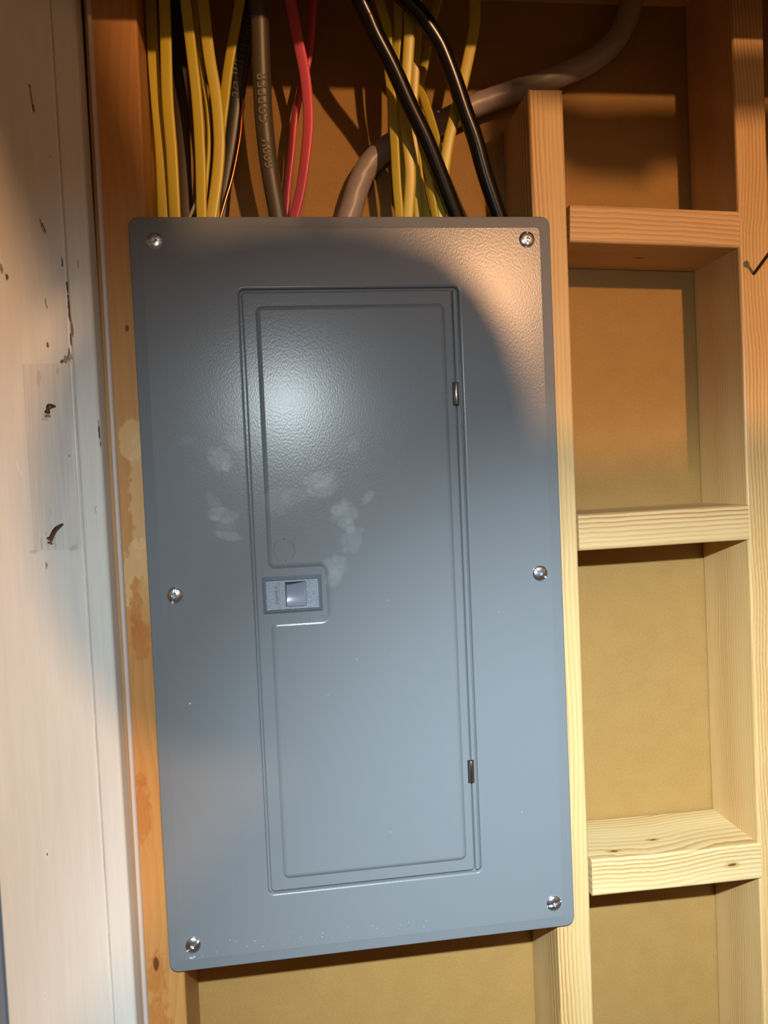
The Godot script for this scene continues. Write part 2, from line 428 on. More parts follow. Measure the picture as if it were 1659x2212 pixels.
func casing_image() -> Image:
	var W := 512; var H := 2048
	var img := Image.create(W, H, false, Image.FORMAT_RGB8)
	img.fill(Color8(226, 219, 207))
	var n := noise(90, 0.03); var a := noise(91, 0.006, 3)
	for y in H:
		for x in range(0, W):
			var g := 0.018 * a.get_noise_2d(x * 4.0, y * 0.6) + 0.012 * n.get_noise_2d(x * 3.0, y * 0.25)
			var c := Color8(226, 219, 207)
			img.set_pixel(x, y, Color(c.r + g, c.g + g, c.b + g))
	var ux := func(x: float) -> float: return (x + 0.336) / 0.112 * W
	var vy := func(y: float) -> float: return (0.6 - y) / 1.2 * H
	# an old unpainted rectangle with a paint ridge on its left side
	var x0: float = ux.call(-0.2866); var x1: float = ux.call(-0.2452); var y0: float = vy.call(0.2145); var y1: float = vy.call(0.053)
	for y in range(int(y0), int(y1)):
		for x in range(int(x0), int(x1)):
			mixed(img, x, y, Color8(196, 186, 172), 0.30 + 0.3 * n.get_noise_2d(x * 2.0, y * 0.2))
		mixed(img, int(x0 + 3 * n.get_noise_2d(7, y)), y, Color8(240, 234, 222), 0.7)
		mixed(img, int(x0 + 2 + 3 * n.get_noise_2d(7, y)), y, Color8(176, 160, 140), 0.5)
	# chips, gouges and rubbed places: x, y, half sizes (px), turn, colour 0 dark wood 1 brown 2 grey scuff 3 bare plaster
	var cols := [Color8(46, 34, 24), Color8(128, 102, 76), Color8(168, 158, 146), Color8(244, 238, 228)]
	for s in [[-0.2658, 0.4507, 5, 3, 10, 0], [-0.2650, 0.440, 5, 16, -12, 1], [-0.2638, 0.4320, 4, 8, -20, 0], [-0.2632, 0.3328, 4, 13, -35, 1], [-0.2610, 0.3300, 3, 11, -40, 0],
			[-0.2986, 0.297, 10, 7, 30, 1], [-0.2945, 0.290, 7, 5, 40, 0], [-0.2522, 0.3913, 2, 2, 0, 1], [-0.2640, 0.268, 3, 9, -10, 1], [-0.2632, 0.2635, 2, 3, 0, 0],
			[-0.2480, 0.302, 4, 8, 0, 0], [-0.2456, 0.280, 4, 13, 0, 0], [-0.2450, 0.262, 5, 26, -3, 0], [-0.2435, 0.245, 7, 15, -4, 1], [-0.2452, 0.236, 3, 10, 0, 0],
			[-0.2645, 0.2308, 6, 4, 20, 0], [-0.2500, 0.2185, 15, 6, -8, 1], [-0.2470, 0.2210, 9, 9, 0, 1], [-0.2535, 0.2165, 9, 3, -5, 0], [-0.2470, 0.2250, 3, 6, 0, 0],
			[-0.2579, 0.208, 6, 7, 0, 2], [-0.2737, 0.2030, 10, 12, 0, 2], [-0.2522, 0.135, 2, 2, 0, 0], [-0.2770, 0.0408, 4, 6, 10, 1], [-0.2690, 0.0620, 6, 14, 0, 2], [-0.2760, 0.0690, 3, 5, -30, 2],
			[-0.2533, 0.0545, 20, 5, -4, 2], [-0.2327, 0.0872, 6, 8, 0, 2], [-0.2320, 0.0868, 4, 3, 20, 3], [-0.2865, 0.0530, 16, 3, 0, 2], [-0.2800, 0.0600, 5, 12, 0, 2],
			[-0.2920, -0.2142, 8, 8, 0, 3], [-0.2921, -0.2142, 4, 4, 0, 2], [-0.2920, -0.2144, 2, 2, 0, 0], [-0.3020, -0.3413, 5, 7, 20, 3], [-0.3018, -0.3413, 2, 4, 20, 2], [-0.2955, 0.1275, 4, 9, -12, 3], [-0.2930, 0.1220, 2, 9, -20, 3],
			[-0.2350, 0.3000, 2, 6, 0, 1], [-0.2262, 0.1550, 3, 16, 0, 0], [-0.2258, 0.1450, 3, 8, 0, 1], [-0.2710, 0.0870, 2, 7, -35, 2]]:
		blotch(img, ux.call(s[0]), vy.call(s[1]), s[2], s[3], s[4], cols[s[5]], 0.85 if s[5] != 2 else 0.45, n, 0.55, 0.3, 0.3)
	# dark line where the two boards of the casing meet
	for y in H:
		var xg: float = ux.call(-0.24475) + 1.5 * n.get_noise_2d(300, y * 0.3)
		var k := 0.35 + 0.45 * absf(n.get_noise_2d(500, y * 0.5))
		mixed(img, int(xg), y, Color8(120, 106, 92), k); mixed(img, int(xg) + 1, y, Color8(120, 106, 92), k * 0.8)
	return img

func structure():
	origin = Vector3.ZERO
	var st := begin(); box(st, Vector3(-1.7, -1.45, BOARD_Z - 0.02), Vector3(2.1, 1.05, BOARD_Z))
	var wb := struct("wall_back", done(st), M.board, Vector3.ZERO)
	var a := MeshInstance3D.new(); a.name = "pencil_letter"; a.mesh = text("a", 0.0075, 0.0002); a.material_override = M.brn
	a.position = Vector3(-0.1515, 0.4795, BOARD_Z + 0.0002); a.rotation.z = -0.2
	wb.add_child(a, true)
	st = begin(); box(st, Vector3(-1.8, -1.55, -0.2), Vector3(2.2, -1.45, 3.3)); struct("floor", done(st), M.floor, Vector3.ZERO)
	st = begin(); box(st, Vector3(-1.8, 1.05, -0.2), Vector3(2.2, 1.15, 3.3)); struct("ceiling", done(st), M.room, Vector3.ZERO)
	st = begin(); box(st, Vector3(-1.8, -1.45, -0.2), Vector3(-1.7, 1.05, 3.3)); struct("wall_left", done(st), M.room, Vector3.ZERO)
	st = begin(); box(st, Vector3(2.1, -1.45, -0.2), Vector3(2.2, 1.05, 3.3)); struct("wall_right", done(st), M.room, Vector3.ZERO)
	st = begin(); box(st, Vector3(-1.7, -1.45, 3.2), Vector3(2.1, 1.05, 3.3)); struct("wall_front", done(st), M.room, Vector3.ZERO)
	# blue grey surface left of the casing
	st = begin(); box(st, Vector3(-1.7, -1.45, -0.03), Vector3(-0.337, 1.05, -0.004)); struct("wall_side", done(st), M.wall_blue, Vector3.ZERO)
	# unseen header above the view, placed to cast the level shadow on the cables
	st = begin(); box(st, Vector3(-0.192, 0.5425, 0.10), Vector3(2.1, 1.05, 0.14)); struct("unseen_trim_1", done(st), M.pine, Vector3.ZERO)
	# painted casing in two boards with an eased edge, leaning a hair
	var prof := PackedVector2Array([Vector2(-0.334, -0.006), Vector2(-0.2249, -0.006), Vector2(-0.2249, 0.0165), Vector2(-0.2252, 0.0182), Vector2(-0.2260, 0.0196), Vector2(-0.2275, 0.0204), Vector2(-0.2425, 0.0205), Vector2(-0.2438, 0.0203), Vector2(-0.2443, 0.0197), Vector2(-0.2446, 0.0186), Vector2(-0.2449, 0.0184), Vector2(-0.2452, 0.0194), Vector2(-0.2458, 0.0199), Vector2(-0.2470, 0.0200), Vector2(-0.3325, 0.0200), Vector2(-0.334, 0.0185)])
	st = begin()
	origin = Vector3(-0.28, -1.45, 0.0)
	var ny := 24
	prof.reverse()
	for i in prof.size():
		var j := (i + 1) % prof.size()
		st.set_smooth_group(1 if prof[i].distance_to(prof[j]) < 0.004 else -1)
		for k in ny:
			var y0 := lerpf(-1.45, 1.05, float(k) / ny); var y1 := lerpf(-1.45, 1.05, float(k + 1) / ny)
			var c := [Vector3(prof[i].x, y0, prof[i].y), Vector3(prof[j].x, y0, prof[j].y), Vector3(prof[j].x, y1, prof[j].y), Vector3(prof[i].x, y1, prof[i].y)]
			var w := []
			for p in c: w.append(Vector2((p.x + 0.336) / 0.112, (0.6 - p.y) / 1.2))
			quad(st, c[0], c[1], c[2], c[3], w[0], w[1], w[2], w[3])
	var cs := struct("trim_2", done(st), M.casing, Vector3(-0.28 + 0.0052, -1.45, 0.0))
	cs.rotation.z = 0.0036
	# thin rounded strip beside the casing
	origin = Vector3(-0.2202, -1.45, -0.006)
	st = begin()
	var sp := PackedVector2Array([Vector2(-0.2225, -0.0065), Vector2(-0.2177, -0.0065), Vector2(-0.2177, -0.0035), Vector2(-0.2183, -0.0016), Vector2(-0.2192, -0.0008), Vector2(-0.2201, -0.0006), Vector2(-0.2210, -0.0008), Vector2(-0.2219, -0.0016), Vector2(-0.2225, -0.0035)])
	sp.reverse()
	extrude_y(st, sp, -1.45, 1.05)
	struct("trim_3", done(st), M.strip, origin)
	origin = Vector3(0.2, 0.6, -0.05)
	st = begin(); box(st, Vector3(0.03, 0.607, BOARD_Z), Vector3(0.392, 0.66, STUD_Z)); struct("trim_4", done(st), M.pine, origin)

# a straight piece of lumber standing on its end, in its own axes: thickness x, length y, depth z; the front face is z = D/2
func lumber_mesh(T: float, D: float, L: float, voff: float, slant := 0.0, rough_top := 0.0) -> ArrayMesh:
	var st := begin()
	var r := 0.0024
	var prof := PackedVector2Array()
	var cx := [-1, 1, 1, -1]; var cz := [1, 1, -1, -1]
	for k in 4:
		var a0 := PI + k * -PI / 2     # start angle in (x, z), the way round goes front left, front right, back right, back left
		for i in 4:
			var g := a0 - PI / 2 * i / 3.0
			prof.append(Vector2(cx[k] * (T / 2 - r) + r * cos(g), cz[k] * (D / 2 - r) + r * sin(g)))
	var us := PackedFloat32Array([0.0])
	var n := prof.size()
	for i in n: us.append(us[i] + prof[i].distance_to(prof[(i + 1) % n]))
	for i in n + 1: us[i] /= us[n] if i < n else 1.0
	us[n] = 1.0
	var ny := 30
	var wob := noise(int(L * 1000), 1.2, 2)
	var ring := func(i: int, k: int) -> Vector3:
		var y := L * k / ny
		if k == 0: y += slant * (D / 2 - prof[i].y) / D * -1.0
		if k == ny and rough_top > 0.0: y += rough_top * wob.get_noise_2d(prof[i].x * 900.0, prof[i].y * 500.0)
		var d := 0.0005 * wob.get_noise_2d(y * 3.0, 5.0)
		return Vector3(prof[i].x + d, y, prof[i].y + d)
	for k in ny:
		for i in n:
			var j := (i + 1) % n
			st.set_smooth_group(1 if prof[i].distance_to(prof[j]) < 0.004 else -1)
			var a: Vector3 = ring.call(i, k); var b: Vector3 = ring.call(j, k); var c: Vector3 = ring.call(j, k + 1); var d: Vector3 = ring.call(i, k + 1)
			quad(st, a, b, c, d, Vector2(us[i], (voff - a.y) / 1.1), Vector2(us[i + 1], (voff - b.y) / 1.1), Vector2(us[i + 1], (voff - c.y) / 1.1), Vector2(us[i], (voff - d.y) / 1.1))
	st.set_smooth_group(-1)
	for i in range(1, n - 1):
		var t := [0, i, i + 1]
		var lo := []; var hi := []
		for q in t: lo.append(ring.call(q, 0)); hi.append(ring.call(q, ny))
		var w := []
		for q in t: w.append(Vector2(prof[q].x * 4.0 + 0.2, prof[q].y * 2.0 + 0.3))
		tri(st, hi[0], hi[1], hi[2], w[0], w[1], w[2])
		tri(st, lo[0], lo[2], lo[1], w[0], w[2], w[1])
	return done(st)

func stud(label: String, xmid: float, lean: float, T: float, y1: float, m: Material):
	origin = Vector3.ZERO
	var y0 := -1.41
	var o := MeshInstance3D.new(); o.name = numbered("wall_stud")
	o.mesh = lumber_mesh(T, 0.0885, y1 - y0, 0.58 - y0, 0.0, 0.0015)
	o.material_override = m
	o.position = at(xmid - lean * y0, y0, STUD_Z - 0.04425); o.rotation.z = lean
	o.set_meta("label", label); o.set_meta("category", "wall stud")
	add_child(o)

func block(label: String, x0: float, x1: float, yl: float, yr: float, T: float, m: Material, slant: float, zoff := 0.0):
	var o := MeshInstance3D.new(); o.name = numbered("blocking_board")
	o.mesh = lumber_mesh(T, 0.0885, x1 - x0, 0.5, slant)
	o.material_override = m
	o.position = at(x0, yl, STUD_Z - 0.04425 + zoff)
	o.rotation.z = -PI / 2 + atan2(yr - yl, x1 - x0)
	o.set_meta("label", label); o.set_meta("category", "wood block")
	add_child(o)

func framing():
	stud("weathered orange brown wall stud with rough knots, along the left edge of the grey panel", -0.2048, -0.005, 0.046, 1.03, M.stud_left)
	stud("short pine stud right of the grey panel, its sawn top ending below the grey conduit", 0.1978, -0.0012, 0.0345, 0.469, M.stud_mid)
	stud("full height pine stud at the right edge of the picture, with a nail in it", 0.4120, 0.0056, 0.0335, 1.03, M.stud_far)
	# bottom plate on the floor
	var o := MeshInstance3D.new(); o.name = "bottom_plate"
	o.mesh = lumber_mesh(0.038, 0.0885, 1.2, 0.5); o.material_override = M.pine
	o.position = at(-0.3, -1.43, STUD_Z - 0.04425); o.rotation.z = -PI / 2
	o.set_meta("label", "flat pine bottom plate on the floor under the wall studs"); o.set_meta("category", "wood plate")
	add_child(o)
	block("topmost of the three wood blocks between the right hand studs, its underside in view", 0.2180, 0.3945, 0.3430, 0.3363, 0.0362, M.block_top, -0.0035)
	block("middle wood block between the right hand studs, with the boldest dark grain lines", 0.2160, 0.3957, 0.0418, 0.0435, 0.0360, M.block_mid, 0.0)
	block("lowest of the three wood blocks, its bright top face in view", 0.2172, 0.3985, -0.3053, -0.3063, 0.0368, M.block_low, 0.0, 0.001)

# outline of the raised door field (d = inset), with the bay for the latch cut out of its left side
func field(d: float, r: float, n := 5) -> PackedVector2Array:
	var x0 := -0.0872 + d; var x1 := 0.0892 - d; var y0 := -0.2690 + d; var y1 := 0.2660 - d
	var nx := -0.0342 + d; var n0 := -0.0255 - d; var n1 := 0.0240 + d
	var pts := [[Vector2(x1, y0), 1], [Vector2(x1, y1), 1], [Vector2(x0, y1), 1], [Vector2(x0, n1), 1], [Vector2(nx, n1), -1], [Vector2(nx, n0), -1], [Vector2(x0, n0), 1], [Vector2(x0, y0), 1]]
	var out := PackedVector2Array()
	for i in pts.size():
		var p: Vector2 = pts[i][0]
		var a: Vector2 = (p - pts[(i + pts.size() - 1) % pts.size()][0]).normalized()
		var b: Vector2 = (pts[(i + 1) % pts.size()][0] - p).normalized()
		var rr: float = maxf(r - d, 0.0008) if pts[i][1] > 0 else r + d
		var c := p - a * rr + b * rr
		for k in n + 1:
			var t := PI / 2 * k / n
			out.append(c - b * rr * cos(t) + a * rr * sin(t))
	return out

func panel():
	var base := Vector3(0, -0.3475, 0)
	var P := thing("electrical_panel", "grey steel breaker panel with a closed door, screwed on between two wood studs", "electrical panel", base)
	# box in the wall
	var st := begin()
	box(st, Vector3(-0.178, -0.332, -0.0905), Vector3(0.178, 0.334, -0.0062))
	part("box", done(st), M.box_steel, P)
	# cover
	st = begin()
	var rings := [[rrect(-0.196, 0.196, -0.3475, 0.3475, 0.0085), -0.0060, 1], [rrect(-0.196, 0.196, -0.3475, 0.3475, 0.0085), -0.0020, 1], [rrect(-0.1957, 0.1957, -0.3472, 0.3472, 0.0082), -0.0015, 1], [rrect(-0.1950, 0.1950, -0.3465, 0.3465, 0.0078), -0.0012, 2],
		[rrect(-0.1862, 0.1862, -0.3377, 0.3377, 0.004), -0.0002, 3], [rrect(-0.1850, 0.1850, -0.3365, 0.3365, 0.004), 0.0, 4],
		[rrect(-0.1014 - 0.0022, 0.1036 + 0.0022, -0.2828 - 0.0022, 0.2814 + 0.0022, 0.0070), 0.0, 5]]
	for k in 7:      # the lip rolls in round the door
		var t := deg_to_rad(13.0 * (k + 1)); var off := 0.0022 * (1.0 - sin(minf(t, PI / 2)))
		rings.append([rrect(-0.1014 - off, 0.1036 + off, -0.2828 - off, 0.2814 + off, 0.0048 + off), -0.0022 * (1.0 - cos(minf(t, PI / 2))), 5])
	rings.append([rrect(-0.1014, 0.1036, -0.2828, 0.2814, 0.0048), -0.0042, 6])
	loft(st, rings, true)
	part("cover", done(st), M.paint, P)
	# door: flat leaf, raised field round the latch bay
	st = begin()
	var leaf := [[rrect(-0.0993, 0.0970, -0.2806, 0.2790, 0.0040), -0.0042, 1]]
	for k in 8:
		var t := deg_to_rad(90.0 - k * 90.0 / 7.0); var ins := 0.0018 * (1.0 - sin(t))
		leaf.append([rrect(-0.0993 + ins, 0.0970 - ins, -0.2806 + ins, 0.2790 - ins, 0.0040 - ins), -0.0018 * (1.0 - cos(t)), 2])
	loft(st, leaf, true)
	loft(st, [[field(-0.0006, 0.006), -0.0003, 3], [field(0.0004, 0.006), 0.0003, 3], [field(0.0012, 0.006), 0.0009, 3], [field(0.0022, 0.006), 0.0016, 3], [field(0.0032, 0.006), 0.0020, 3], [field(0.0044, 0.006), 0.0022, 4]], true)
	var door := part("door", done(st), M.paint, P)
	# hinge side strip and hinge pins
	st = begin()
	loft(st, [[rrect(0.0978, 0.1022, -0.2806, 0.2790, 0.0012), -0.0042, 1], [rrect(0.0978, 0.1022, -0.2806, 0.2790, 0.0012), -0.0012, 1], [rrect(0.0985, 0.1015, -0.2799, 0.2783, 0.0008), -0.0004, 2]], true)
	part("hinge_strip", done(st), M.edge_paint, door)
	for y in [0.1806, -0.1832]:
		st = begin()
		loft(st, [[rrect(0.0938, 0.1001, y - 0.0112, y + 0.0112, 0.0006), 0.0001, 1], [rrect(0.0938, 0.1001, y - 0.0112, y + 0.0112, 0.0006), 0.0003, 2]], true)
		part("hinge_slot_shade", done(st), M.dark, door)  # near-black sheet on the door stands in for the shaded slot
		st = begin()
		lathe(st, Vector3(0.0972, y - 0.0102, 0.0008), Vector3(0, 1, 0), [[0.0, 0.0, 2], [0.0019, 0.0, 1], [0.0021, 0.0004, 1], [0.0021, 0.0200, 1], [0.0019, 0.0204, 2], [0.0, 0.0204, 2]])
		part("hinge", done(st), M.steel, door)
	# round knock-out ring
	st = begin()
	var ring := PackedVector3Array()
	for i in 41:
		ring.append(Vector3(-0.0716 + 0.0098 * cos(TAU * i / 40), 0.0411 + 0.0102 * sin(TAU * i / 40), 0.0022))
	tube(st, ring, 0.0009, 0.0007, 0.0, 2.0, 8)
	part("knockout_ring", done(st), M.edge_paint, door)
	latch_parts(door)
	var sm := screw_mesh()
	for s in [[-0.1738, 0.3254, 8], [0.1723, 0.3254, 84], [-0.1731, 0.0048, 72], [0.1732, 0.0050, -38], [-0.1738, -0.3225, 40], [0.1750, -0.3222, 14]]:
		var o := part("screw", sm, M.zinc, P)
		o.position = Vector3(s[0], s[1], 0.0) - base
		o.rotation.z = deg_to_rad(s[2])

func latch_parts(door: Node3D):
	var o := [-0.0935, -0.0383, -0.0178, 0.0166]
	var st := begin()
	loft(st, [[rrect(o[0], o[1], o[2], o[3], 0.0004, 1), -0.0005, 1], [rrect(o[0], o[1], o[2], o[3], 0.0004, 1), 0.0004, 2], [rrect(o[0] + 0.0025, o[1] - 0.0025, o[2] + 0.0025, o[3] - 0.0025, 0.0003, 1), 0.0026, 3], [rrect(o[0] + 0.0030, o[1] - 0.0030, o[2] + 0.0030, o[3] - 0.0030, 0.0003, 1), 0.0026, 4], [rrect(o[0] + 0.0032, o[1] - 0.0032, o[2] + 0.0032, o[3] - 0.0032, 0.0003, 1), 0.0016, 5]])
	part("latch_frame", done(st), M.latch_frame, door)
	st = begin()
	loft(st, [[rrect(o[0] + 0.0036, o[1] - 0.0036, o[2] + 0.0036, o[3] - 0.0036, 0.0003, 1), 0.0008, 1], [rrect(o[0] + 0.0036, o[1] - 0.0036, o[2] + 0.0036, o[3] - 0.0036, 0.0003, 1), 0.0024, 2], [rrect(-0.0724, -0.0533, -0.0121, 0.0112, 0.0003, 1), 0.0024, 3], [rrect(-0.0722, -0.0535, -0.0119, 0.0110, 0.0003, 1), 0.0002, 4]])
	part("latch_plate", done(st), M.latch, door)
	# floor of the slot, its shade painted near-black, and the sloping thumb tab
	st = begin(); box(st, Vector3(-0.0724, -0.0121, 0.0001), Vector3(-0.0533, 0.0112, 0.0003)); part("latch_slot", done(st), M.dark, door)
	st = begin()
	st.set_smooth_group(1)
	for i in 10:
		var s := i / 10.0; var s2 := (i + 1) / 10.0
		var xa := lerpf(-0.0536, -0.0715, s); var xb := lerpf(-0.0536, -0.0715, s2)
		var za := 0.0022 - 0.0016 * sin(s * PI / 2); var zb := 0.0022 - 0.0016 * sin(s2 * PI / 2)
		var ta := 0.0107 - 0.0022 * sin(s * PI / 2); var tb := 0.0107 - 0.0022 * sin(s2 * PI / 2)
		quad(st, Vector3(xb, -0.0117, zb), Vector3(xa, -0.0117, za), Vector3(xa, ta, za), Vector3(xb, tb, zb))
		quad(st, Vector3(xb, tb, zb), Vector3(xa, ta, za), Vector3(xa, ta, 0.0003), Vector3(xb, tb, 0.0003))
	part("latch_tab", done(st), M.tab, door)
	var t := part("latch_lettering", text("SQUARE D", 0.0027, 0.0003), M.letter, door)
	t.position = Vector3(-0.0806, -0.0006, 0.0025) - origin; t.rotation.z = PI / 2
	st = begin(); box(st, Vector3(-0.0782, -0.0128, 0.0022), Vector3(-0.0779, 0.0118, 0.0026)); part("latch_rule", done(st), M.letter, door)

# truss head screw with a slot and a square recess; its base lies in z = 0
func screw_mesh() -> ArrayMesh:
	var R := 0.0075
	var h := func(x: float, y: float) -> float:
		var r := sqrt(x * x + y * y)
		var z := 0.0030 * sqrt(maxf(0.0, 1.0 - r * r / (R * R * 1.06)))
		var slot := 1.0 - smoothstep(0.00055, 0.00095, absf(y))
		var sq := 1.0 - smoothstep(0.0019, 0.0025, absf(x) + absf(y))
		return z - 0.0017 * slot * (1.0 if r < R * 0.97 else 0.0) - 0.0013 * sq
	var keep := origin; origin = Vector3.ZERO
	var st := begin(); st.set_smooth_group(1)
	var nr := 26; var ns := 72
	for i in nr:
		for k in ns:
			var c := []
			for q in [[i, k], [i + 1, k], [i + 1, k + 1], [i, k + 1]]:
				var r: float = R * q[0] / nr; var g: float = TAU * q[1] / ns
				c.append(Vector3(r * cos(g), r * sin(g), h.call(r * cos(g), r * sin(g))))
			quad(st, c[0], c[1], c[2], c[3])
	for k in ns:
		var g0 := TAU * k / ns; var g1 := TAU * (k + 1) / ns
		var a := Vector3(R * cos(g0), R * sin(g0), 0.0); var b := Vector3(R * cos(g1), R * sin(g1), 0.0)
		quad(st, Vector3(a.x, a.y, -0.001), Vector3(b.x, b.y, -0.001), Vector3(b.x, b.y, h.call(b.x, b.y)), Vector3(a.x, a.y, h.call(a.x, a.y)))
	origin = keep
	return done(st)

# name, material, width and thickness in mm, turn of the flat side in degrees, centre line in tenths of a millimetre, label
var CABLES := [
	["yellow_cable", "yel", 11, 4.4, 0, "-1723 6877 -496|-1727 5677 -490|-1728 5157 -487|-1719 4762 -485|-1703 4243 -483|-1712 3655 -480|-1716 3425 -479", "leftmost flat yellow cable, running straight down beside the left stud"],
	["yellow_cable", "yel", 11, 4.4, 25, "-1751 5229 -620|-1786 4960 -613|-1786 4424 -599|-1770 3690 -580|-1764 3425 -573", "flat yellow cable tucked behind the leftmost one, only its left edge showing"],
	["yellow_cable", "yel", 11, 4.4, 10, "-1547 6750 -204|-1572 5553 -280|-1579 5248 -299|-1597 4689 -335|-1589 4194 -365|-1594 3627 -400|-1596 3425 -412", "second flat yellow cable from the left, touching the leftmost one"],
	["brown_cable", "brn", 17, 6, 0, "-1491 7041 -833|-1513 5844 -750|-1524 5285 -711|-1523 4682 -669|-1529 4128 -630|-1530 3696 -600|-1531 3425 -581", "dull dark brown cable in the gap between the two left groups of yellow cables"],
	["grey_wire", "gry", 3, 3, 0, "-1339 3923 -500|-1374 3816 -451|-1409 3710 -402|-1447 3601 -350|-1509 3425 -267", "short thin grey wire poking up at the cover edge behind the yellow cables"],
	["yellow_cable", "yel", 10, 4.4, 10, "-1438 6694 -78|-1370 5501 -185|-1346 5085 -222|-1322 4658 -260|-1320 4165 -303|-1341 3609 -350|-1348 3425 -366", "yellow cable at the left side of the second yellow group"],
	["yellow_cable", "yel", 10, 4.4, 70, "-1342 6833 -326|-1305 5636 -400|-1285 5012 -439|-1251 4628 -462|-1256 4308 -482|-1303 3946 -503|-1337 3669 -520|-1366 3425 -535", "yellow cable turned on edge in the middle of the second yellow group"],
	["yellow_cable", "yel", 11, 4.4, 0, "-1295 6740 -154|-1220 5546 -250|-1190 5062 -289|-1147 4690 -318|-1139 4316 -347|-1175 3996 -372|-1248 3627 -400|-1288 3425 -415", "broad yellow cable at the right side of the second yellow group, bowed right"],
	["yellow_cable", "yel", 10, 4.4, 20, "-595 6779 -228|-879 5619 -350|-1015 5062 -409|-1085 4689 -447|-1150 4336 -484|-1205 3997 -518|-1233 3679 -550|-1256 3425 -576", "yellow cable slanting in from upper right before the black printed cable"],
	["yellow_cable", "yel", 8, 4.4, 40, "-925 4809 -680|-977 4598 -684|-1048 4359 -688|-1132 4057 -694|-1208 3731 -700|-1279 3425 -706", "short visible yellow cable beside the bare copper wire"],
	["copper_wire", "cop", 2.6, 2.6, 0, "-904 4766 -500|-926 4591 -503|-956 4388 -507|-1038 4053 -513|-1117 3819 -517|-1169 3668 -520|-1253 3425 -524", "bare copper ground wire curving down beside the printed black cable"],
	["black_printed_cable", "blk", 17, 11, 0, "-431 6830 -299|-754 5685 -450|-875 5255 -507|-972 4814 -564|-1061 4370 -620|-1146 4009 -666|-1190 3731 -700|-1238 3425 -738", "oval black cable with raised lettering leaning left at the left yellow cables"],
	["grey_brown_cable", "gbr", 17, 13, 0, "-703 6586 235|-703 5409 0|-703 5263 -29|-710 4847 -111|-711 4442 -188|-681 4021 -265|-624 3606 -340|-599 3425 -372", "thick dull grey brown cable with embossed lettering, just left of the red cables"],
	["red_cable", "red", 11, 5, 35, "-567 6790 -213|-405 5604 -300|-362 5296 -323|-307 4980 -346|-287 4728 -364|-290 4473 -382|-324 4216 -400|-388 3888 -423|-458 3640 -440|-519 3425 -455", "front red cable, bowing to the right across the other red cable"],
	["red_cable", "red", 10.5, 5, 60, "-27 6936 -461|-176 5747 -520|-233 5291 -543|-278 5094 -552|-364 4808 -566|-421 4566 -578|-457 4300 -591|-508 3989 -606|-545 3703 -620|-581 3425 -633", "rear red cable that crosses behind the bowed red cable"],
	["yellow_cable", "yel", 9, 4.4, 20, "118 6707 -30|429 5558 -180|493 5320 -211|501 4956 -258|518 4751 -283|539 4334 -335|551 3943 -383|571 3633 -420|584 3425 -445", "leftmost yellow cable of the right hand yellow group, passing behind the black cable"],
	["yellow_cable", "yel", 8.5, 4.4, 25, "648 6707 163|607 5552 -160|598 5274 -238|578 4988 -315|576 4715 -388|607 4516 -439|634 4272 -501|649 3709 -640|657 3425 -710", "second yellow cable from the left in the right hand yellow group"],
	["yellow_cable", "yel", 11, 4.4, 0, "759 6723 45|713 5537 -130|704 5300 -165|674 4934 -218|639 4566 -270|661 4318 -305|686 3998 -349|655 3626 -400|638 3425 -427", "broad flat yellow cable in the middle of the right hand yellow group"],
	["yellow_cable", "yel", 9, 4.4, 0, "863 6829 -109|822 5645 -300|814 5404 -339|796 5155 -378|778 4908 -417|759 4577 -468|771 4236 -520|790 3695 -600|799 3425 -640", "yellow cable behind the broad middle one of the right hand group"],
	["yellow_cable", "yel", 8.5, 4.4, 30, "1438 6916 -433|1068 5776 -500|1011 5600 -510|929 5242 -531|864 4980 -547|829 4758 -559|799 4444 -578|821 4084 -598|880 3702 -620|923 3425 -636", "yellow cable slanting left from between the two black cables"],
	["yellow_cable", "yel", 8.5, 4.4, 30, "838 5001 -500|864 4862 -492|934 4601 -477|987 4350 -462|1000 4070 -446|940 3837 -432|920 3633 -420|899 3425 -408", "yellow cable slanting right behind the left black cable"],
	["yellow_cable", "yel", 7.5, 4.4, 40, "741 4498 -300|782 4369 -307|854 4022 -327|892 3758 -342|915 3608 -350|943 3425 -360", "narrow yellow cable directly beside the lower end of the left black cable"],
	["yellow_cable", "yel", 7, 4.4, 40, "897 4183 -500|957 3909 -500|989 3771 -500|1008 3661 -500|1048 3425 -500", "short yellow cable end right of the others under the left black cable"],
	["yellow_cable", "yel", 11, 4.4, 0, "1454 6841 -204|1379 5645 -270|1363 5388 -284|1253 4929 -309|1160 4602 -327|1083 4339 -341|1033 4075 -356|997 3814 -370|977 3619 -380|957 3425 -390", "lone broad yellow cable curving in front of the grey conduit, right of the black cables"],
	["black_cable", "bla", 15.5, 14.5, 0, "-377 6318 521|201 5317 200|275 5189 159|341 5062 119|494 4817 44|651 4522 -44|812 4239 -124|951 3943 -206|1108 3591 -300|1182 3425 -344", "glossy black cable crossing in front of the right hand yellow group"],
	["black_cable", "bla", 16, 14.5, 0, "-282 6185 178|654 5455 0|763 5370 -21|855 5268 -45|948 5150 -72|1011 5046 -97|1111 4828 -146|1223 4546 -208|1327 4305 -259|1429 3993 -325|1572 3626 -400|1650 3425 -441", "glossy black cable with a printed edge, nearest the short middle stud"],
	["grey_conduit", "gco", 23.5, 23.5, 0, "3550 7312 -750|3262 6147 -750|3226 6002 -750|3141 5768 -750|2983 5537 -750|2710 5333 -750|2369 5187 -750|2052 5075 -750|1773 4975 -750|1472 4870 -750|1166 4719 -750|889 4602 -750|593 4472 -750|370 4296 -750|231 4085 -750|106 3748 -750|-13 3425 -750", "fat grey flexible conduit sweeping across the back board behind the other cables"],
]

